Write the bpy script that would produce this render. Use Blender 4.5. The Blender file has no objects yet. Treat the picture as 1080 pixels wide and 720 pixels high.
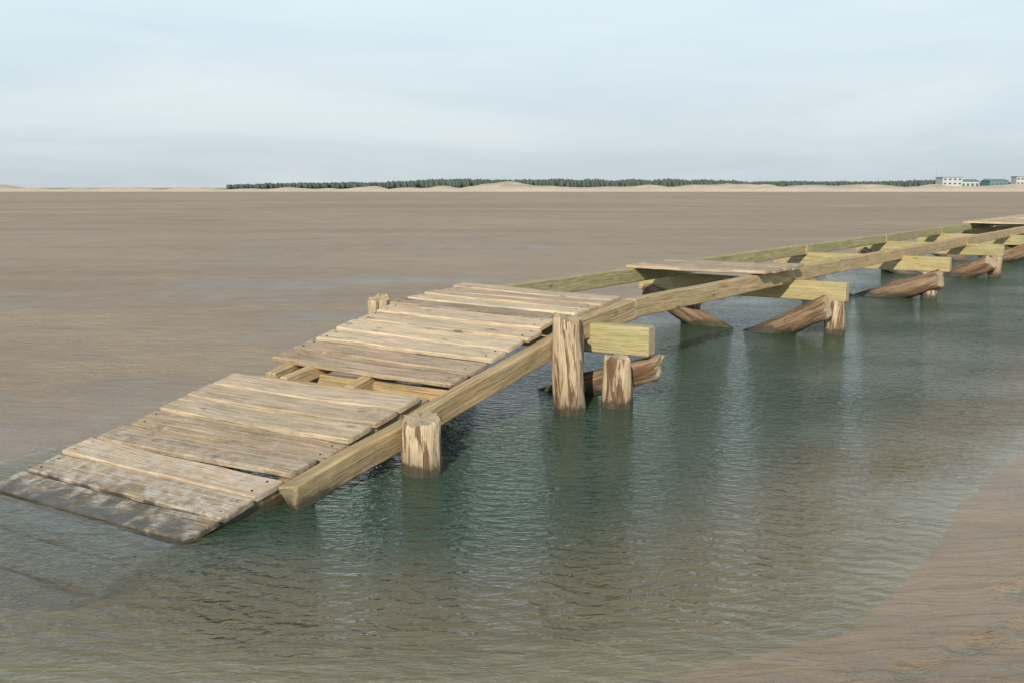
import bpy, math, random
import numpy as np
from mathutils import Vector, noise
random.seed(7)
scene=bpy.context.scene
scene.view_settings.view_transform='Standard'
scene.view_settings.look='None'
scene.view_settings.exposure=0
COL=scene.collection

# ---------------------------------------------------------------- frames
A=Vector((-1.595,4.65,0)); D1=Vector((.525,.851,0)); R1=Vector((.851,-.525,0))
B=Vector((.967,8.803,0));  D2=Vector((.585,.811,0)); R2=Vector((.811,-.585,0))
K0=4.88
def W(k,p,z):
    if k<=K0: v=A+D1*k+R1*p
    else: v=B+D2*(k-K0)+R2*p
    return Vector((v.x,v.y,z))
def W2(k,p,z):
    v=B+D2*k+R2*p; return Vector((v.x,v.y,z))
def lerp(a,b,t): return a+(b-a)*t
def zdeck(k,p=0):
    if k<2.05: z=.01+.187*k
    elif k<3.7: z=lerp(.395,.675,(k-2.2)/1.5)
    elif k<4.9: z=lerp(.675,.745,(k-3.7)/1.18)
    else: z=.765
    if 2.05<=k<4.9: z+=-.022*p
    return z

# ---------------------------------------------------------------- node helpers
def newmat(name):
    m=bpy.data.materials.new(name); m.use_nodes=True
    nt=m.node_tree; nt.nodes.clear()
    return m,nt
class NB:
    def __init__(s,nt): s.nt=nt
    def n(s,t,**kw):
        nd=s.nt.nodes.new(t)
        for k,v in kw.items(): setattr(nd,k,v)
        return nd
    def l(s,a,b): s.nt.links.new(a,b)
    def math(s,op,a,b=None,clamp=False):
        nd=s.n('ShaderNodeMath',operation=op,use_clamp=clamp)
        for i,x in enumerate((a,b)):
            if x is None: continue
            if isinstance(x,(int,float)): nd.inputs[i].default_value=x
            else: s.l(x,nd.inputs[i])
        return nd.outputs[0]
    def mixc(s,f,a,b,blend='MIX'):
        nd=s.n('ShaderNodeMix',data_type='RGBA',blend_type=blend)
        for i,x in ((0,f),(6,a),(7,b)):
            if isinstance(x,(int,float)): nd.inputs[i].default_value=x
            elif isinstance(x,tuple): nd.inputs[i].default_value=(x+(1,)) if len(x)==3 else x
            else: s.l(x,nd.inputs[i])
        return nd.outputs[2]
    def noise(s,vec,scale,detail=4,rough=.55,dist=0):
        nd=s.n('ShaderNodeTexNoise'); nd.inputs['Scale'].default_value=scale
        nd.inputs['Detail'].default_value=detail; nd.inputs['Roughness'].default_value=rough
        nd.inputs['Distortion'].default_value=dist
        if vec is not None: s.l(vec,nd.inputs['Vector'])
        return nd.outputs[0]
    def rng(s,v,a,b,c=0.,d=1.,smooth=False):
        nd=s.n('ShaderNodeMapRange'); nd.clamp=True
        if smooth: nd.interpolation_type='SMOOTHSTEP'
        s.l(v,nd.inputs[0])
        for i,x in enumerate((a,b,c,d)): nd.inputs[i+1].default_value=x
        return nd.outputs[0]
    def mapp(s,vec,scale=(1,1,1),rot=(0,0,0),loc=(0,0,0)):
        nd=s.n('ShaderNodeMapping'); s.l(vec,nd.inputs[0])
        nd.inputs['Location'].default_value=loc
        nd.inputs['Rotation'].default_value=rot
        nd.inputs['Scale'].default_value=scale
        return nd.outputs[0]

def wood_mat(name,dark,light,green=.0,deposit=0.,bark=0.,rough=.85,wetz=.03,gcol=(.25,.25,.085),grey=.35,var=.8):
    m,nt=newmat(name); b=NB(nt)
    out=b.n('ShaderNodeOutputMaterial'); pr=b.n('ShaderNodeBsdfPrincipled')
    b.l(pr.outputs[0],out.inputs[0])
    at=b.n('ShaderNodeAttribute',attribute_name='grain').outputs['Vector']
    rn=b.n('ShaderNodeAttribute',attribute_name='rnd').outputs['Fac']
    geo=b.n('ShaderNodeNewGeometry').outputs['Position']
    z=b.n('ShaderNodeSeparateXYZ'); b.l(geo,z.inputs[0]); z=z.outputs[2]
    g1=b.noise(b.mapp(at,(.9,34,34)),1.6,4,.65,.35)
    g2=b.noise(b.mapp(at,(1.4,95,95)),2.0,2,.6,.15)
    blot=b.noise(b.mapp(at,(1.6,6,6)),1.7,4,.65,.5)
    fine=b.noise(at,60,2,.7)
    f=b.math('ADD',b.math('MULTIPLY',b.rng(g1,.34,.64),.6),b.math('MULTIPLY',b.rng(blot,.34,.64),.40))
    f=b.math('ADD',f,b.math('MULTIPLY',b.math('SUBTRACT',rn,.40),var),True)
    col=b.mixc(f,dark,light)
    # silvery weathering in patches
    gy=b.noise(b.mapp(at,(1.1,3,3),loc=(9,4,1)),1.9,3,.6,.3)
    col=b.mixc(b.rng(gy,.44,.60,0,grey),col,(.38,.365,.315))
    # some boards are redder, some greyer
    col=b.mixc(b.rng(b.math('FRACT',b.math('MULTIPLY',rn,7.3)),.4,1,0,.18),col,(.40,.23,.14))
    crack=b.rng(g2,.57,.66)
    col=b.mixc(b.math('MULTIPLY',crack,.75),col,tuple(x*.30 for x in dark))
    vo=b.n('ShaderNodeTexVoronoi'); vo.inputs['Scale'].default_value=1.0
    b.l(b.mapp(at,(2.6,7,7)),vo.inputs['Vector'])
    kn=b.rng(vo.outputs['Distance'],.07,.16,1,0,True)
    col=b.mixc(b.math('MULTIPLY',kn,.6),col,tuple(x*.4 for x in dark))
    col=b.mixc(b.math('MULTIPLY',b.rng(fine,.52,.68),.3),col,(.52,.47,.40))
    if green>0:
        gn=b.rng(b.noise(b.mapp(at,(1.0,4,4)),2.1,3,.6),.38,.62)
        col=b.mixc(b.math('MULTIPLY',gn,green),col,gcol)
    if bark>0:
        bn=b.noise(b.mapp(at,(1.2,6.5,6.5),loc=(3,1,7)),1.5,5,.68,.9)
        bm_=b.rng(bn,.49,.54)
        bcol=b.mixc(b.rng(g1,.3,.7),(.05,.030,.018),(.20,.105,.055))
        col=b.mixc(b.math('MULTIPLY',bm_,bark),col,bcol)
    if deposit>0:
        dn=b.noise(geo,11,6,.72,.3)
        dm=b.math('MULTIPLY',b.rng(dn,.47,.56),b.rng(z,.05,.20,1,0))
        col=b.mixc(b.math('MULTIPLY',dm,deposit),col,(.60,.58,.53))
        dn2=b.rng(b.noise(geo,17,4,.75,.3),.58,.68)
        col=b.mixc(b.math('MULTIPLY',dn2,.35),col,(.58,.55,.49))
    # damp staining rising above the waterline, then the soaked band itself
    nzw=b.math('MULTIPLY',b.math('SUBTRACT',b.noise(geo,8,3,.6),.5),-.16)
    wn=b.math('ADD',z,nzw)
    stain=b.rng(wn,wetz,wetz+.16,.38,0,True)
    col=b.mixc(stain,col,(.10,.08,.05))
    wet=b.rng(wn,wetz-.02,wetz+.03,1,0,True)
    wcol=b.mixc(b.rng(z,-.06,.0,0,1),(.045,.055,.052),(.05,.045,.032))  # soaked wood tone; below water the submerged shadow is painted in too
    col=b.mixc(b.math('MULTIPLY',wet,.88),col,wcol)
    b.l(col,pr.inputs['Base Color'])
    b.l(b.rng(wet,0,1,rough,.3),pr.inputs['Roughness'])
    h=b.math('ADD',b.math('MULTIPLY',g1,.9),b.math('MULTIPLY',g2,-.8))
    bp=b.n('ShaderNodeBump'); bp.inputs['Strength'].default_value=.9; bp.inputs['Distance'].default_value=.010
    b.l(h,bp.inputs['Height']); b.l(bp.outputs[0],pr.inputs['Normal'])
    return m

def simple_mat(name,c,rough=.8,var=.2,scale=5):
    m,nt=newmat(name); b=NB(nt)
    out=b.n('ShaderNodeOutputMaterial'); pr=b.n('ShaderNodeBsdfPrincipled')
    b.l(pr.outputs[0],out.inputs[0])
    tc=b.n('ShaderNodeTexCoord').outputs['Object']
    nz=b.noise(tc,scale,4)
    b.l(b.mixc(b.rng(nz,.3,.7),tuple(x*(1-var) for x in c),tuple(min(1,x*(1+var)) for x in c)),pr.inputs['Base Color'])
    pr.inputs['Roughness'].default_value=rough
    return m

M_deck=wood_mat('weathered_deck_wood',(.205,.150,.098),(.64,.52,.37),green=.10,deposit=.9,grey=.3)
M_beam=wood_mat('tan_beam_wood',(.21,.135,.065),(.56,.41,.22),green=.34,wetz=.05,gcol=(.30,.29,.13),grey=.2)
M_cross=wood_mat('algae_tinted_crossbeam_wood',(.20,.170,.075),(.48,.42,.225),green=.5,gcol=(.28,.295,.12),grey=.25)
M_post=wood_mat('peeled_post_wood',(.25,.165,.09),(.62,.52,.36),bark=.92,wetz=.06,grey=.25)
M_log=wood_mat('bark_log_wood',(.075,.05,.035),(.30,.21,.13),bark=.9,wetz=.07,grey=.25)
M_end=wood_mat('cut_end_wood',(.28,.225,.14),(.48,.41,.28),green=.15)
M_nail=simple_mat('rusty_nail_metal',(.06,.035,.02),.6)

# ---------------------------------------------------------------- mesh collector
class MC:
    def __init__(s): s.v=[];s.f=[];s.g=[];s.r=[];s.mi=[];s.sm=[]
    def build(s,name,mats,parent=None):
        me=bpy.data.meshes.new(name)
        me.from_pydata([tuple(v) for v in s.v],[],s.f)
        a=me.attributes.new('grain','FLOAT_VECTOR','POINT'); a.data.foreach_set('vector',np.array(s.g,dtype=np.float32).ravel())
        a=me.attributes.new('rnd','FLOAT','POINT'); a.data.foreach_set('value',np.array(s.r,dtype=np.float32))
        for m in mats: me.materials.append(m)
        me.polygons.foreach_set('material_index',s.mi)
        me.polygons.foreach_set('use_smooth',s.sm)
        me.update()
        ob=bpy.data.objects.new(name,me); COL.objects.link(ob)
        if parent: ob.parent=parent
        return ob
    def box(s,c,ax,ay,w,h,l,segs=6,ch=.006,wob=.002,mi=0,endmi=None,r=None,ragged=0.,cup=0.):
        """chamfered timber: c centre, ax length dir, ay width dir, az=ax x ay"""
        ax=ax.normalized(); az=ax.cross(ay).normalized(); ay=az.cross(ax).normalized()
        if az.z<0: az=-az
        if r is None: r=random.random()
        off=random.random()*60; o2=random.random()*20
        base=len(s.v); hw,hh=w/2,h/2
        prof=[(-hw+ch,-hh),(hw-ch,-hh),(hw,-hh+ch),(hw,hh-ch),(hw-ch,hh),(-hw+ch,hh),(-hw,hh-ch),(-hw,-hh+ch)]
        flip=ax.cross(ay).dot(az)<0
        ts=[0,ch]+[l*i/segs for i in range(1,segs)]+[l-ch,l]
        n=len(ts)
        for i,t in enumerate(ts):
            sc=(1-ch*1.2/max(min(hw,hh),.01)*.6) if i in(0,n-1) else 1
            dy=(noise.noise(Vector((t*1.7,off,0)))*wob*2); dz=(noise.noise(Vector((t*1.7,off,9)))*wob*2)
            for j,(y,z) in enumerate(prof):
                e=noise.noise(Vector((t*9,off+j*3.1,4)))*wob
                e2=noise.noise(Vector((t*9,off+j*3.1,14)))*wob
                tt=t-l/2
                if ragged and i in (0,1): tt+=abs(noise.noise(Vector((y*20,z*20,off))))*ragged
                s.v.append(c+ax*tt+ay*(y*sc+dy+e)+az*(z*sc+dz+e2+cup*((t/l*2-1)**2)))
                s.g.append((t+off,y+o2,z+o2*1.7)); s.r.append(r)
        for i in range(n-1):
            for j in range(8):
                a=base+i*8+j; b_=base+i*8+(j+1)%8
                q=[a,b_,b_+8,a+8]
                if not flip: q=q[::-1]
                s.f.append(q); s.mi.append(mi); s.sm.append(False)
        e=mi if endmi is None else endmi
        q=[base+j for j in range(8)]
        s.f.append(q if flip==False else q[::-1]); s.mi.append(e); s.sm.append(False)
        q=[base+(n-1)*8+j for j in range(8)]
        s.f.append(q[::-1] if flip==False else q); s.mi.append(e); s.sm.append(False)
    def log(s,p0,p1,r0,r1,rings=14,seg=26,mi=0,endmi=1,rough=.012,slant=(0,0),chip=.02):
        ax=(p1-p0); L=ax.length; ax.normalize()
        u=ax.orthogonal().normalized(); v=ax.cross(u)
        off=random.random()*50; r=random.random(); base=len(s.v)
        ts=[i/rings for i in range(rings+1)]
        full=[(0.,.88)]+[(t,1) for t in ts]
        full[1]=(.012,1); full[-1]=(1-.02/L,1); full.append((1-.006/L,.955)); full.append((1,.87))
        for t,sc in full:
            for j in range(seg):
                th=2*math.pi*j/seg
                rr=lerp(r0,r1,t)
                dirv=u*math.cos(th)+v*math.sin(th)
                nz=noise.noise(Vector((math.cos(th)*1.4,math.sin(th)*1.4,t*L*2+off)))*rough*1.5
                nz+=noise.noise(Vector((math.cos(th)*5,math.sin(th)*5,t*L*3+off)))*rough*.7
                bend=noise.noise(Vector((t*L*1.2,off,0)))*.012
                tt=t
                pos=p0+ax*(tt*L)+u*bend+dirv*((rr+nz)*sc)
                if t>.9:
                    k=(rr*sc)*(slant[0]*math.cos(th)+slant[1]*math.sin(th))
                    pos+=ax*k
                    pos+=ax*noise.noise(Vector((math.cos(th)*3,math.sin(th)*3,off)))*chip
                s.v.append(pos)
                s.g.append((t*L+off,math.cos(th)*rr*2,math.sin(th)*rr*2)); s.r.append(r)
        n=len(full)
        for i in range(n-1):
            for j in range(seg):
                a=base+i*seg+j; b_=base+i*seg+(j+1)%seg
                s.f.append([a,b_,b_+seg,a+seg]); s.mi.append(mi); s.sm.append(True)
        for (ring,pt,fl) in ((0,p0,True),(n-1,p1,False)):
            ci=len(s.v)
            avg=sum((s.v[base+ring*seg+j] for j in range(seg)),Vector())/seg
            s.v.append(avg-(ax*.004 if not fl else -ax*.0)); s.g.append((off,0,0)); s.r.append(r)
            for j in range(seg):
                a=base+ring*seg+j; b_=base+ring*seg+(j+1)%seg
                s.f.append([b_,a,ci] if fl else [a,b_,ci]); s.mi.append(endmi); s.sm.append(False)

boardwalk=bpy.data.objects.new('wooden_boardwalk',None); COL.objects.link(boardwalk)
def rj(a): return random.uniform(-a,a)

planks=MC(); nails=MC()
def nail(pos,up):
    u=up.orthogonal().normalized(); v=up.cross(u); base=len(nails.v)
    for zz in (-.004,.0022):
        for j in range(8):
            th=j*math.pi/4
            nails.v.append(pos+up*zz+(u*math.cos(th)+v*math.sin(th))*.0065); nails.g.append((0,0,0)); nails.r.append(.5)
    for j in range(8):
        nails.f.append([base+j,base+(j+1)%8,base+8+(j+1)%8,base+8+j]); nails.mi.append(0); nails.sm.append(False)
    nails.f.append([base+8+j for j in range(8)]); nails.mi.append(0); nails.sm.append(False)
def plank(k0,k1,pl,pr,th=.036,level2=False,ztop=None,tone=None):
    gap=.024+random.random()*.020
    if level2:
        c0=W2(k0,(pl+pr)/2,ztop); c1=W2(k1,(pl+pr)/2,ztop); R=R2
        L_,R_=W2((k0+k1)/2,pl,ztop),W2((k0+k1)/2,pr,ztop)
    else:
        pm=(pl+pr)/2
        c0=W(k0,pm,zdeck(k0,pm)); c1=W(k1,pm,zdeck(k1,pm))
        km=(k0+k1)/2
        L_=W(km,pl,zdeck(km,pl)); R_=W(km,pr,zdeck(km,pr))
    D=(c1-c0); w=D.length-gap; D.normalize()
    ax=(R_-L_); l=ax.length; ax.normalize()
    ax=(ax+D*rj(.008)+Vector((0,0,rj(.007)))).normalized()
    D=(D+Vector((0,0,rj(.045)))).normalized()
    up=ax.cross(D); 
    if up.z<0: up=-up
    c=(c0+c1)/2-up*(th/2)+ax*rj(.022)+up*random.uniform(-.002,.005)
    planks.box(c,ax,D,w,th,l,segs=14,ch=.0075,wob=.0036,r=tone if tone is not None else random.random(),cup=random.uniform(-.003,.012))
    for s_ in (-1,1):
        for e in (-1,1):
            nail(c+up*(th/2+.003)+ax*(e*(l/2-.075+rj(.01)))+D*(s_*w*.27),up)
PW=.243
for i in range(-9,8):
    k0=-.03+i*PW
    plank(k0,k0+PW,-1.65+rj(.012),.015+rj(.012))
n=6
for i in range(n):
    k0=2.2+i*(1.49/n); plank(k0,k0+1.49/n,-1.63+rj(.015),.02+rj(.015),tone=(.12 if i==0 else None))
n=5
for i in range(n):
    k0=3.70+i*(1.17/n); plank(k0,k0+1.17/n,-1.66+rj(.02),.03+rj(.02))
for i in range(5):
    k0=2.75+i*.25; plank(k0,k0+.25,-1.5+rj(.02),.27+rj(.02),level2=True,ztop=.785,tone=.35+rj(.2))
k=21.3
while k<62:
    plank(k,k+.25,-1.6+rj(.02),.2+rj(.02),level2=True,ztop=.785); k+=.25
planks.build('deck_planks',[M_deck],boardwalk)
nails.build('nails',[M_nail],boardwalk)

beams=MC()
def beam(pts_a,pts_b,w,h,segs=8,mi=0,r=None,wob=.004,ragged=0.,endmi=1):
    ax=pts_b-pts_a; L=ax.length
    side=ax.cross(Vector((0,0,1)))
    beams.box((pts_a+pts_b)/2,ax,side,w,h,L,segs=segs,ch=.009,wob=wob,mi=mi,endmi=endmi,r=r,ragged=ragged)
def stringer(k0,k1,p,w,h,dz=.037,**kw):
    a=W(k0,p,zdeck(k0,p)-dz-h/2); b_=W(k1,p,zdeck(k1,p)-dz-h/2); beam(a,b_,w,h,**kw)
stringer(-2.2,2.02,-.055,.09,.14,r=.5)
stringer(-2.2,2.02,-1.52,.09,.14,r=.4)
stringer(-2.2,1.98,-.80,.09,.14,r=.4)
a=W(.60,.085,.050); b_=W(3.72,.085,zdeck(3.72,0)-.037-.10)
beam(a,b_,.10,.155,r=.42,segs=16,wob=.006,ragged=.07)
stringer(2.06,3.69,-1.47,.10,.16,r=.45)
stringer(2.06,3.69,-.72,.09,.14,r=.45)
beam(W(3.73,.085,.56),W(4.88,.085,.635),.11,.17,r=.65)
beam(W(3.70,-1.50,.60),W(4.88,-1.50,.655),.11,.17,r=.5)
kk=[0.004,4.0,8.7,13.4,18.1,22.8,27.5,32.2,36.9,41.6,46.3,51,55.7,60.4]
for i in range(len(kk)-1):
    k0,k1=kk[i]+.003,kk[i+1]-.003
    z0=.74-.085+rj(.006); z1=z0+rj(.012)
    beam(W2(k0,.085+rj(.006),z0 if i else .645),W2(k1,.085+rj(.006),z1),.115,.17,segs=12,r=.62+rj(.2),wob=.0035)
    beam(W2(k0,-1.45+rj(.01),z0+.01),W2(k1,-1.45+rj(.01),z1+.01),.11,.17,segs=12,r=.6+rj(.25),wob=.0035,mi=2)
def cross(fn,k,pl,pr,ztop,w,h,mi=2,r=None):
    a=fn(k,pl,ztop-h/2); b_=fn(k,pr,ztop-h/2); beam(a,b_,w,h,mi=mi,r=r,segs=6)
cross(W,2.02,-1.62,-.02,.335,.06,.12,mi=0,r=.9)
cross(W,2.30,-1.50,.0,.345,.07,.11,mi=0,r=.5)
beam(W(1.93,-1.22,.33),W(2.5,-1.22,.40),.07,.10,r=.95)
cross(W,.5,-1.7,.1,.06-.10,.08,.12,mi=0)
cross(W,4.07,-2.15,.66,.615,.13,.235,r=.6)
bents=[4.0,8.7,13.4,18.1,22.8,27.5,32.2,36.9,41.6,46.3,51,55.7]
for kb in bents:
    cross(W2,kb+.02+rj(.1),-1.95+rj(.1),.80+rj(.07),.615+rj(.02),.13,.23,r=.55+rj(.3))
beams.build('stringers_and_crossbeams',[M_beam,M_end,M_cross],boardwalk)

posts=MC()
def post(fn,k,p,top,r,slant=(0,0),lean=(0,0)):
    b0=fn(k,p,-.7); t=fn(k,p,top)+Vector((lean[0],lean[1],0))
    posts.log(b0,t,r*1.06,r*.96,slant=slant,rings=18,seg=34,rough=.018,chip=.04)
post(W,1.56,.275,.335,.125,slant=(.15,.1))
post(W,3.46,.28,.735,.118,slant=(-.05,.2),lean=(-.04,0))
post(W,3.84,.47,.40,.108)
post(W,3.72,-1.80,.735,.10,slant=(.2,.1))
post(W,3.95,-1.35,.40,.115)
post(W,1.5,-1.42,.11,.11)
for kb in bents:
    post(W2,kb-.08,.60+rj(.06),.39,.115,lean=(rj(.05),rj(.05)))
    post(W2,kb-.08,-1.28+rj(.06),.39,.115,lean=(rj(.05),rj(.05)))
posts.build('timber_posts',[M_post,M_end],boardwalk)
logs=MC()
def brace(fn,k,ph,zh,pl,zl,r,twist=.05):
    logs.log(fn(k,pl,zl),fn(k+rj(twist),ph,zh),r*1.05,r,rough=.026,slant=(rj(.5),rj(.5)),chip=.05)
brace(W,4.14,.70,.31,-.85,-.28,.092)
brace(W,4.14,-2.15,.31,-.55,-.3,.1)
for i,kb in enumerate(bents):
    r=.135 if i==0 else random.uniform(.115,.15)
    brace(W2,kb-.35+(rj(.12) if i else 0),.72+rj(.10),.33+rj(.05),-.65+rj(.15),-.26+rj(.06),r,.02 if i==0 else .3)
    brace(W2,kb-.30,-1.75+rj(.1),.36+rj(.05),-.30+rj(.15),-.22,.12,.2)
logs.build('diagonal_brace_logs',[M_log,M_end],boardwalk)

# ---------------------------------------------------------------- terrain
near=np.array([(-60,-6),(-12,1.2),(-4,2.95),(-1.8,3.15),(.0,3.02),(.9,3.38),(1.72,4.2),(2.75,5.38),(6.1,9.0),(16.2,19.5),(75,90)],float)
def sd_poly(X,Y):
    best=np.full(X.shape,1e9); sg=np.ones(X.shape)
    for i in range(len(near)-1):
        ax_,ay_=near[i]; bx,by=near[i+1]; dx,dy=bx-ax_,by-ay_
        t=np.clip(((X-ax_)*dx+(Y-ay_)*dy)/(dx*dx+dy*dy),0,1)
        ex=X-(ax_+t*dx); ey=Y-(ay_+t*dy); d=np.hypot(ex,ey)
        s_=np.sign(dx*(Y-ay_)-dy*(X-ax_))
        m=d<best-1e-9; best=np.where(m,d,best); sg=np.where(m,s_,sg)
    return best*sg
def nfield(X,Y,s,o=0.):
    f=np.array([noise.noise(Vector((x*s,y*s,o))) for x,y in zip(X.ravel(),Y.ravel())])
    return f.reshape(X.shape)
prints=[(1.72,3.50,.5),(2.02,3.66,.7),(2.16,4.02,.6),(2.46,4.18,.8),(1.42,3.30,.4),(2.62,4.70,.6),(2.9,4.85,.7),(1.95,3.30,.3)]
def ground_z(X,Y):
    a2=(X-B.x)*D2.x+(Y-B.y)*D2.y
    p1=(X-A.x)*R1.x+(Y-A.y)*R1.y
    p2=(X-B.x)*R2.x+(Y-B.y)*R2.y
    p=np.where(a2>0,p2,p1)
    dN=sd_poly(X,Y)
    n1=nfield(X,Y,.45,1.); n2=nfield(X,Y,1.9,5.); n3=nfield(X,Y,.02,9.)
    dF=p+1.97+n1*.28+n2*.08
    dN=dN+n1*.28+n2*.09
    depF=.42*(1-np.exp(-np.maximum(dF,0)/.7))
    dp=np.maximum(dN,0)
    depN=.44*(1-np.exp(-(dp/2.1)**1.5))
    dep=np.minimum(depF,depN)
    land=np.maximum(-dF,-dN)
    land=np.maximum(land,0)
    landN=(-dN>-dF)
    zl=np.where(landN,.09*(1-np.exp(-(land/1.5)**1.2)),.045*(1-np.exp(-land/.8)))
    zl=zl+np.minimum(land,1)*(.012*n2+.02*np.abs(n3))
    z=np.where(land>0,np.maximum(zl,.0),-dep+ .012*n2*np.minimum(1,dep*8))
    for (fx,fy,fa) in prints:
        u=(X-fx)*math.cos(fa)+(Y-fy)*math.sin(fa); v=-(X-fx)*math.sin(fa)+(Y-fy)*math.cos(fa)
        q=(u/.135)**2+(v/.055)**2
        z=z-.020*np.exp(-q**2)+.010*np.exp(-((np.sqrt(q)-1.35)/.3)**2)
    fade=np.clip((a2-75)/15,0,1)
    return z*(1-fade)+.05*fade
def axis(lo_far,lo,hi,hi_far,s0,g=1.055):
    mid=list(np.arange(lo,hi+s0*.5,s0))
    s=s0;x=mid[-1];up=[]
    while x<hi_far: s*=g; x+=s; up.append(x)
    s=s0;x=lo;dn=[]
    while x>lo_far: s*=g; x-=s; dn.append(x)
    return np.array(dn[::-1]+mid+up)
def gridmesh(name,X,Y,Z,mat,keep=None,attr=None):
    ny,nx=X.shape
    V=np.stack([X,Y,Z],-1).reshape(-1,3)
    idx=np.arange(nx*ny).reshape(ny,nx)
    q=np.stack([idx[:-1,:-1],idx[:-1,1:],idx[1:,1:],idx[1:,:-1]],-1)
    if keep is not None:
        kq=keep[:-1,:-1]|keep[:-1,1:]|keep[1:,1:]|keep[1:,:-1]
        q=q[kq]
    q=q.reshape(-1,4)
    used=np.unique(q); re=np.full(nx*ny,-1); re[used]=np.arange(len(used))
    me=bpy.data.meshes.new(name); me.from_pydata(V[used].tolist(),[],re[q].tolist())
    if attr is not None:
        for an,arr in attr.items():
            a_=me.attributes.new(an,'FLOAT','POINT'); a_.data.foreach_set('value',arr.ravel()[used].astype(np.float32))
    me.polygons.foreach_set('use_smooth',[True]*len(me.polygons))
    me.materials.append(mat); me.update()
    ob=bpy.data.objects.new(name,me); COL.objects.link(ob); return ob
xs=axis(-3500,-3.6,3.6,3500,.045); ys=axis(-400,2.7,6.0,4500,.045)
X,Y=np.meshgrid(xs,ys); Z=ground_z(X,Y)

def sand_material():
    m,nt=newmat('wet_beach_sand'); b=NB(nt)
    out=b.n('ShaderNodeOutputMaterial'); pr=b.n('ShaderNodeBsdfPrincipled')
    b.l(pr.outputs[0],out.inputs[0])
    geo=b.n('ShaderNodeNewGeometry').outputs['Position']
    sp=b.n('ShaderNodeSeparateXYZ'); b.l(geo,sp.inputs[0]); z=sp.outputs[2]; yy=sp.outputs[1]
    big=b.noise(b.mapp(geo,(.35,1,1)),.06,6,.78,.5)
    mid=b.noise(b.mapp(geo,(.5,1.4,1),rot=(0,0,-.15)),.6,6,.75,.4)
    sml=b.noise(b.mapp(geo,(.8,3.0,1),rot=(0,0,.12)),3.2,4,.75,.9)
    spk=b.noise(geo,24,3,.75)
    grn=b.noise(geo,140,1,.7)
    f=b.math('ADD',b.math('MULTIPLY',b.rng(big,.42,.58),.36),b.math('MULTIPLY',b.rng(mid,.42,.58),.32))
    f=b.math('ADD',f,b.math('MULTIPLY',b.rng(sml,.42,.60),.32))
    col=b.mixc(f,(.225,.170,.105),(.475,.375,.248))
    col=b.mixc(b.rng(spk,.54,.66,0,.36),col,(.15,.11,.068))
    col=b.mixc(b.rng(grn,.40,.65,0,.36),col,(.17,.13,.083))
    damp=b.rng(b.noise(b.mapp(geo,(.5,1.2,1),loc=(3,8,0)),.28,5,.65,.9),.53,.61,0,.5,True)
    damp=b.math('MULTIPLY',damp,b.rng(yy,12,60,1,.35))
    col=b.mixc(damp,col,(.17,.128,.082))
    col=b.mixc(b.rng(yy,6,45,.18,0),col,(.18,.14,.09))
    zz=b.math('ADD',z,b.math('MULTIPLY',b.math('SUBTRACT',mid,.5),.10))
    wet=b.rng(zz,.0,.075,1,0,True)
    wet=b.math('MULTIPLY',wet,b.rng(yy,20,80,1,.0))
    uw=b.rng(z,-.06,.0,1,0)
    col=b.mixc(b.math('MULTIPLY',wet,.30),col,(.23,.170,.10))
    col=b.mixc(b.math('MULTIPLY',uw,.6),col,b.mixc(b.rng(sml,.4,.6),(.23,.18,.105),(.40,.32,.20)))
    b.l(col,pr.inputs['Base Color'])
    b.l(b.math('SUBTRACT',b.rng(wet,0,1,.66,.34),b.math('MULTIPLY',damp,.40)),pr.inputs['Roughness'])
    h=b.math('ADD',sml,b.math('MULTIPLY',spk,.20))
    bp=b.n('ShaderNodeBump'); bp.inputs['Distance'].default_value=.06
    b.l(b.rng(wet,0,1,.75,.38),bp.inputs['Strength'])
    b.l(h,bp.inputs['Height']); b.l(bp.outputs[0],pr.inputs['Normal'])
    return m
M_sand=sand_material()
gridmesh('sand_beach',X,Y,Z,M_sand)

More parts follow.
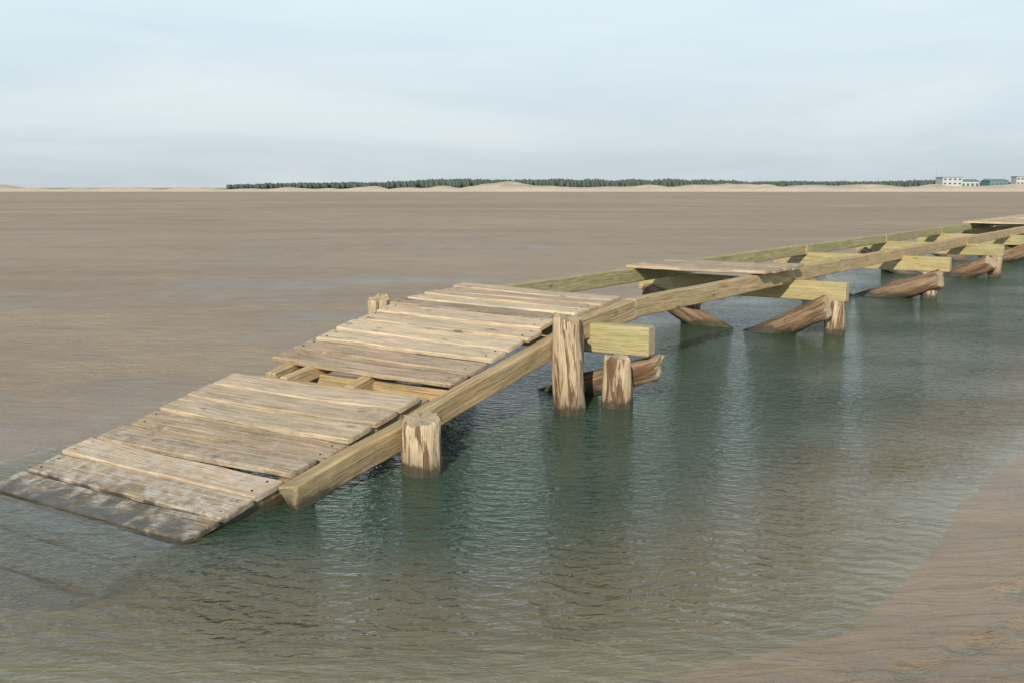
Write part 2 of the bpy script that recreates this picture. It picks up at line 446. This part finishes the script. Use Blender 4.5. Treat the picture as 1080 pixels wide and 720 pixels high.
def water_material():
    m,nt=newmat('rippled_murky_water'); b=NB(nt)
    out=b.n('ShaderNodeOutputMaterial')
    gn_=b.n('ShaderNodeNewGeometry'); geo=gn_.outputs['Position']
    dep=b.n('ShaderNodeAttribute',attribute_name='depth').outputs['Fac']
    w1=b.noise(b.mapp(geo,(1,1.9,1),rot=(0,0,math.radians(22))),8.5,2,.6,.8)
    w2=b.noise(b.mapp(geo,(1,1.7,1),rot=(0,0,-.35)),24,2,.55,.5)
    wv=b.n('ShaderNodeTexWave'); wv.bands_direction='Y'; wv.inputs['Scale'].default_value=2.6; wv.inputs['Distortion'].default_value=9
    wv.inputs['Detail'].default_value=2; wv.inputs['Detail Scale'].default_value=1.1
    b.l(b.mapp(geo,(1,1,1),rot=(0,0,.4)),wv.inputs['Vector'])
    patch=b.rng(b.noise(b.mapp(geo,(.7,1.3,1)),.55,2,.5),.36,.62,.45,1.)
    patch=b.math('MULTIPLY',patch,b.rng(dep,.0,.06,.3,1))
    h=b.math('ADD',w1,b.math('MULTIPLY',w2,.42))
    h=b.math('ADD',h,b.math('MULTIPLY',wv.outputs['Fac'],b.rng(dep,.02,.2,.40,.12)))
    bp=b.n('ShaderNodeBump'); bp.inputs['Distance'].default_value=.030
    b.l(patch,bp.inputs['Strength'])
    b.l(h,bp.inputs['Height'])
    # Schlick reflectance, same from above and below the sheet
    dt=b.n('ShaderNodeVectorMath',operation='DOT_PRODUCT'); b.l(gn_.outputs['Incoming'],dt.inputs[0]); b.l(bp.outputs[0],dt.inputs[1])
    cs=b.math('SUBTRACT',1.,b.math('ABSOLUTE',dt.outputs['Value']),True)
    fr=b.math('ADD',b.math('MULTIPLY',b.math('POWER',cs,5.),.90),.021,True)
    gl=b.n('ShaderNodeBsdfGlossy'); gl.inputs['Roughness'].default_value=.05; b.l(bp.outputs[0],gl.inputs['Normal'])
    tr=b.n('ShaderNodeBsdfTransparent'); tr.inputs[0].default_value=(.93,.97,.91,1)
    df=b.n('ShaderNodeBsdfDiffuse'); b.l(bp.outputs[0],df.inputs['Normal'])
    deepf=b.rng(dep,.03,.24,0,1,True)
    b.l(b.mixc(deepf,(.225,.195,.120),(.040,.082,.053)),df.inputs['Color'])
    op=b.math('SUBTRACT',1.,b.math('POWER',2.718,b.math('MULTIPLY',dep,-7.)),True)
    op=b.math('MULTIPLY',op,.95)
    mx=b.n('ShaderNodeMixShader'); b.l(op,mx.inputs[0]); b.l(tr.outputs[0],mx.inputs[1]); b.l(df.outputs[0],mx.inputs[2])
    m2=b.n('ShaderNodeMixShader'); b.l(fr,m2.inputs[0]); b.l(mx.outputs[0],m2.inputs[1]); b.l(gl.outputs[0],m2.inputs[2])
    b.l(m2.outputs[0],out.inputs[0])
    return m
xw=axis(-60,-4.2,4.4,85,.07); yw=axis(-8,2.4,7,95,.07)
XW,YW=np.meshgrid(xw,yw); ZG=ground_z(XW,YW)
depth=np.maximum(-ZG,0)
kk_=(XW-A.x)*D1.x+(YW-A.y)*D1.y; pp_=(XW-A.x)*R1.x+(YW-A.y)*R1.y
on=(pp_>-1.70)&(pp_<.06)&(kk_<.05)&(kk_>-2.2)
depth=np.where(on,np.minimum(depth,np.maximum(-(.01+.187*kk_),0)*.5+.003),depth)
gridmesh('water',XW,YW,np.zeros_like(XW),water_material(),keep=ZG<.004,attr={'depth':depth})

# ---------------------------------------------------------------- dunes
def dune_h(x):
    h=1.1+1.2*max(0,min(1,(x+120)/260))
    h+=noise.noise(Vector((x*.035,0,3)))*.9+noise.noise(Vector((x*.11,0,8)))*.7
    h+=2.1*math.exp(-((x-5)/10)**2)+2.0*math.exp(-((x+213)/12)**2)+.8*math.exp(-((x-95)/18)**2)
    return max(h,.35)
dx_=np.concatenate([np.arange(-900,-260,8.),np.arange(-260,300,2.),np.arange(300,1000,8.)])
dy_=np.linspace(400,470,14)
DX,DY=np.meshgrid(dx_,dy_); DZ=np.zeros_like(DX)
for i in range(DX.shape[0]):
    t=i/(DX.shape[0]-1)
    pf=math.sin(math.pi*min(1,t*1.15))**.7 if t*1.15<1 else 0
    for j in range(DX.shape[1]):
        x,y=DX[i,j],DY[i,j]
        DZ[i,j]=pf*(dune_h(x+ (y-400)*.3)+noise.noise(Vector((x*.09,y*.09,2)))*1.2)-.1*(t in(0,1))
def dune_material():
    m,nt=newmat('dune_sand_and_marram'); b=NB(nt)
    out=b.n('ShaderNodeOutputMaterial'); pr=b.n('ShaderNodeBsdfPrincipled'); b.l(pr.outputs[0],out.inputs[0])
    geo=b.n('ShaderNodeNewGeometry').outputs['Position']
    sp=b.n('ShaderNodeSeparateXYZ'); b.l(geo,sp.inputs[0])
    n1=b.noise(b.mapp(geo,(1,1,3)),.10,5,.65)
    n2=b.noise(geo,.6,4,.6)
    g=b.math('MULTIPLY',b.rng(n1,.45,.55),b.rng(sp.outputs[2],.7,2.2))
    col=b.mixc(b.rng(n2,.3,.7),(.47,.39,.30),(.58,.50,.40))
    col=b.mixc(b.math('MULTIPLY',g,.75),col,(.33,.30,.21))
    b.l(col,pr.inputs['Base Color']); pr.inputs['Roughness'].default_value=.95
    return m
gridmesh('sand_dunes',DX,DY,DZ,dune_material())

# ---------------------------------------------------------------- distant pine forest (one object)
def forest():
    rnd=random.Random(3)
    V=[];F=[]
    import bmesh
    bm=bmesh.new(); bmesh.ops.create_icosphere(bm,subdivisions=1,radius=1)
    iv=[v.co.copy() for v in bm.verts]; jf=[[v.index for v in f.verts] for f in bm.faces]; bm.free()
    for i in range(7000):
        x=rnd.uniform(-252,900)
        if 388<x<455 and rnd.random()<.9: continue
        y=rnd.uniform(880,950)
        grow=min(1,max(.0,(x+262)/190))
        big=.95+.22*noise.noise(Vector((x*.012,0,5)))+.12*noise.noise(Vector((x*.06,0,6)))
        H=(4.0+5.0*grow)*big*rnd.uniform(.86,1.04)
        if x>205: H*=.86
        w=rnd.uniform(1.3,2.6)
        base=len(V); o=rnd.random()*99
        for zz,r_ in ((0,.25),(H*.5,.18)):
            for a_ in range(4):
                th=a_*math.pi/2; V.append((x+math.cos(th)*r_,y+math.sin(th)*r_,zz))
        for a_ in range(4): F.append([base+a_,base+(a_+1)%4,base+4+(a_+1)%4,base+4+a_])
        base=len(V)
        for c in iv:
            s_=1+.5*noise.noise(c*2.2+Vector((o,0,0)))
            V.append((x+c.x*w*s_,y+c.y*w*s_,H*.53+c.z*H*.46*s_))
        for f in jf: F.append([base+q for q in f])
    me=bpy.data.meshes.new('pine_forest'); me.from_pydata(V,[],F)
    m,nt=newmat('hazed_pine_foliage'); b=NB(nt)
    out=b.n('ShaderNodeOutputMaterial'); pr=b.n('ShaderNodeBsdfPrincipled'); b.l(pr.outputs[0],out.inputs[0])
    geo=b.n('ShaderNodeNewGeometry').outputs['Position']
    b.l(b.mixc(b.rng(b.noise(geo,.2,3,.6),.35,.65),(.066,.092,.092),(.084,.112,.108)),pr.inputs['Base Color'])  # aerial haze painted into the foliage: paler, bluer green
    pr.inputs['Roughness'].default_value=1
    pr.inputs['Specular IOR Level'].default_value=0
    me.materials.append(m)
    ob=bpy.data.objects.new('pine_forest',me); COL.objects.link(ob)
forest()

# ---------------------------------------------------------------- distant buildings
M_wall=simple_mat('pale_render',(.40,.44,.47),.7,.06,.5)
M_roof=simple_mat('grey_roofing',(.18,.21,.24),.6,.1,.5)
M_roofb=simple_mat('blue_green_cladding',(.10,.20,.24),.6,.1,.5)
M_glass=simple_mat('dark_window_glass',(.10,.12,.14),.3,.1,.5)
M_steel=simple_mat('mast_steel',(.35,.36,.37),.5,.1,.5)
def cube(name,cx,cy,z0,sx,sy,sz,mat,parent):
    x0,x1,y0,y1,z1=cx-sx/2,cx+sx/2,cy-sy/2,cy+sy/2,z0+sz
    me=bpy.data.meshes.new(name)
    me.from_pydata([(x0,y0,z0),(x1,y0,z0),(x1,y1,z0),(x0,y1,z0),(x0,y0,z1),(x1,y0,z1),(x1,y1,z1),(x0,y1,z1)],[],
      [(0,3,2,1),(4,5,6,7),(0,1,5,4),(1,2,6,5),(2,3,7,6),(3,0,4,7)])
    me.materials.append(mat); o=bpy.data.objects.new(name,me); COL.objects.link(o); o.parent=parent; return o
def building(name,cx,cy,w,d,h,wall,roof,storeys,bays,gable=0):
    e=bpy.data.objects.new(name,None); COL.objects.link(e)
    cube('walls',cx,cy,0,w,d,h,wall,e)
    if gable:
        me=bpy.data.meshes.new('roof'); a=w/2+.4; c=d/2+.4
        me.from_pydata([(cx-a,cy-c,h),(cx+a,cy-c,h),(cx+a,cy+c,h),(cx-a,cy+c,h),(cx-a,cy,h+gable),(cx+a,cy,h+gable)],[],
            [(0,1,5,4),(2,3,4,5),(0,4,3),(1,2,5),(0,3,2,1)])
        me.materials.append(roof); o=bpy.data.objects.new('roof',me); COL.objects.link(o); o.parent=e
    else: cube('roof',cx,cy,h,w+.6,d+.6,.45,roof,e)
    sh=h/storeys
    for s_ in range(storeys):
        for b_ in range(bays):
            bw=w/bays
            cube('window_%d_%d'%(s_,b_),cx-w/2+bw*(b_+.5),cy-d/2-.02,s_*sh+sh*.35,bw*.55,.12,sh*.42,M_glass,e)
    cube('door',cx+w*.12,cy-d/2-.04,0,1.1,.12,2.1,M_roof,e)
    return e
BY=720
building('harbour_building',312,BY,14,12,8.6,M_wall,M_roof,3,4)
building('warehouse',330,BY+20,20,14,6.0,M_wall,M_roofb,1,6,gable=1.6)
building('warehouse',347,BY+5,13,14,6.4,M_roofb,M_roof,1,4,gable=1.4)
building('white_house',355,BY-12,5.5,8,9.0,M_wall,M_roof,3,2)
building('low_house',368,BY+5,12,9,5.0,M_wall,M_roof,1,4,gable=2.2)
mast=bpy.data.objects.new('radio_mast',None); COL.objects.link(mast)
for i in range(5): cube('section_%d'%i,309,BY+15,i*3.0,.45-.06*i,.45-.06*i,3.0,M_steel,mast)
cube('cross_arm',309,BY+15,12.5,2.0,.12,.12,M_steel,mast)

# ---------------------------------------------------------------- light
EL=math.radians(28)
AZ=12.0   # sun is behind the camera, a little to the left
sun=bpy.data.lights.new('sun','SUN'); sun.energy=5.0; sun.angle=math.radians(.6); sun.color=(1,.86,.66)
so=bpy.data.objects.new('sun',sun); COL.objects.link(so)
so.rotation_euler=(math.pi/2-EL,0,math.radians(-AZ))
w=bpy.data.worlds.new('World'); scene.world=w; w.use_nodes=True; w.name='sky'
nt=w.node_tree; nt.nodes.clear(); b=NB(nt)
out=b.n('ShaderNodeOutputWorld')
sky=b.n('ShaderNodeTexSky',sky_type='NISHITA'); sky.sun_disc=False; sky.sun_elevation=EL; sky.sun_rotation=math.radians(180+AZ)
sky.dust_density=3.; sky.air_density=1.; sky.ozone_density=1.5
bg1=b.n('ShaderNodeBackground'); b.l(sky.outputs[0],bg1.inputs[0]); bg1.inputs[1].default_value=.12
tc=b.n('ShaderNodeTexCoord').outputs['Generated']
sp=b.n('ShaderNodeSeparateXYZ'); b.l(tc,sp.inputs[0]); z=sp.outputs[2]
cr=b.n('ShaderNodeValToRGB'); b.l(b.rng(z,0,.9),cr.inputs[0])
e=cr.color_ramp.elements; e[0].position=0; e[0].color=(.60,.67,.71,1); e[1].position=1; e[1].color=(.15,.24,.40,1)
for p_,c_ in ((.04,(.57,.68,.75,1)),(.117,(.66,.78,.84,1)),(.2,(.75,.88,.93,1)),(.33,(.77,.90,.96,1)),(.47,(.28,.40,.56,1))):
    q=e.new(p_); q.color=c_
cn=b.noise(b.mapp(tc,(1.2,1.2,9),rot=(0,.05,0)),1.5,5,.55,.5)
cn2=b.noise(b.mapp(tc,(1,1,7),loc=(3,2,1)),3.3,4,.55,.3)
cc=b.mixc(b.math('MULTIPLY',b.math('MULTIPLY',b.rng(cn,.42,.68),.50),b.rng(z,.35,.55,1,.2)),cr.outputs[0],(.90,.94,.95))
cc=b.mixc(b.math('MULTIPLY',b.math('MULTIPLY',b.rng(cn2,.5,.7),.35),b.rng(z,.0,.12)),cc,(.60,.75,.86))
bg2=b.n('ShaderNodeBackground'); b.l(cc,bg2.inputs[0]); bg2.inputs[1].default_value=1.05
mx=b.n('ShaderNodeMixShader'); mx.inputs[0].default_value=.88
b.l(bg1.outputs[0],mx.inputs[1]); b.l(bg2.outputs[0],mx.inputs[2]); b.l(mx.outputs[0],out.inputs[0])

# ---------------------------------------------------------------- camera
cam=bpy.data.cameras.new('camera'); cam.lens=35; cam.sensor_width=36; cam.clip_start=.1; cam.clip_end=9000
co=bpy.data.objects.new('camera',cam); COL.objects.link(co); co.location=(0,0,1.7)
co.rotation_euler=(math.radians(90-8.77),0,0)
scene.camera=co
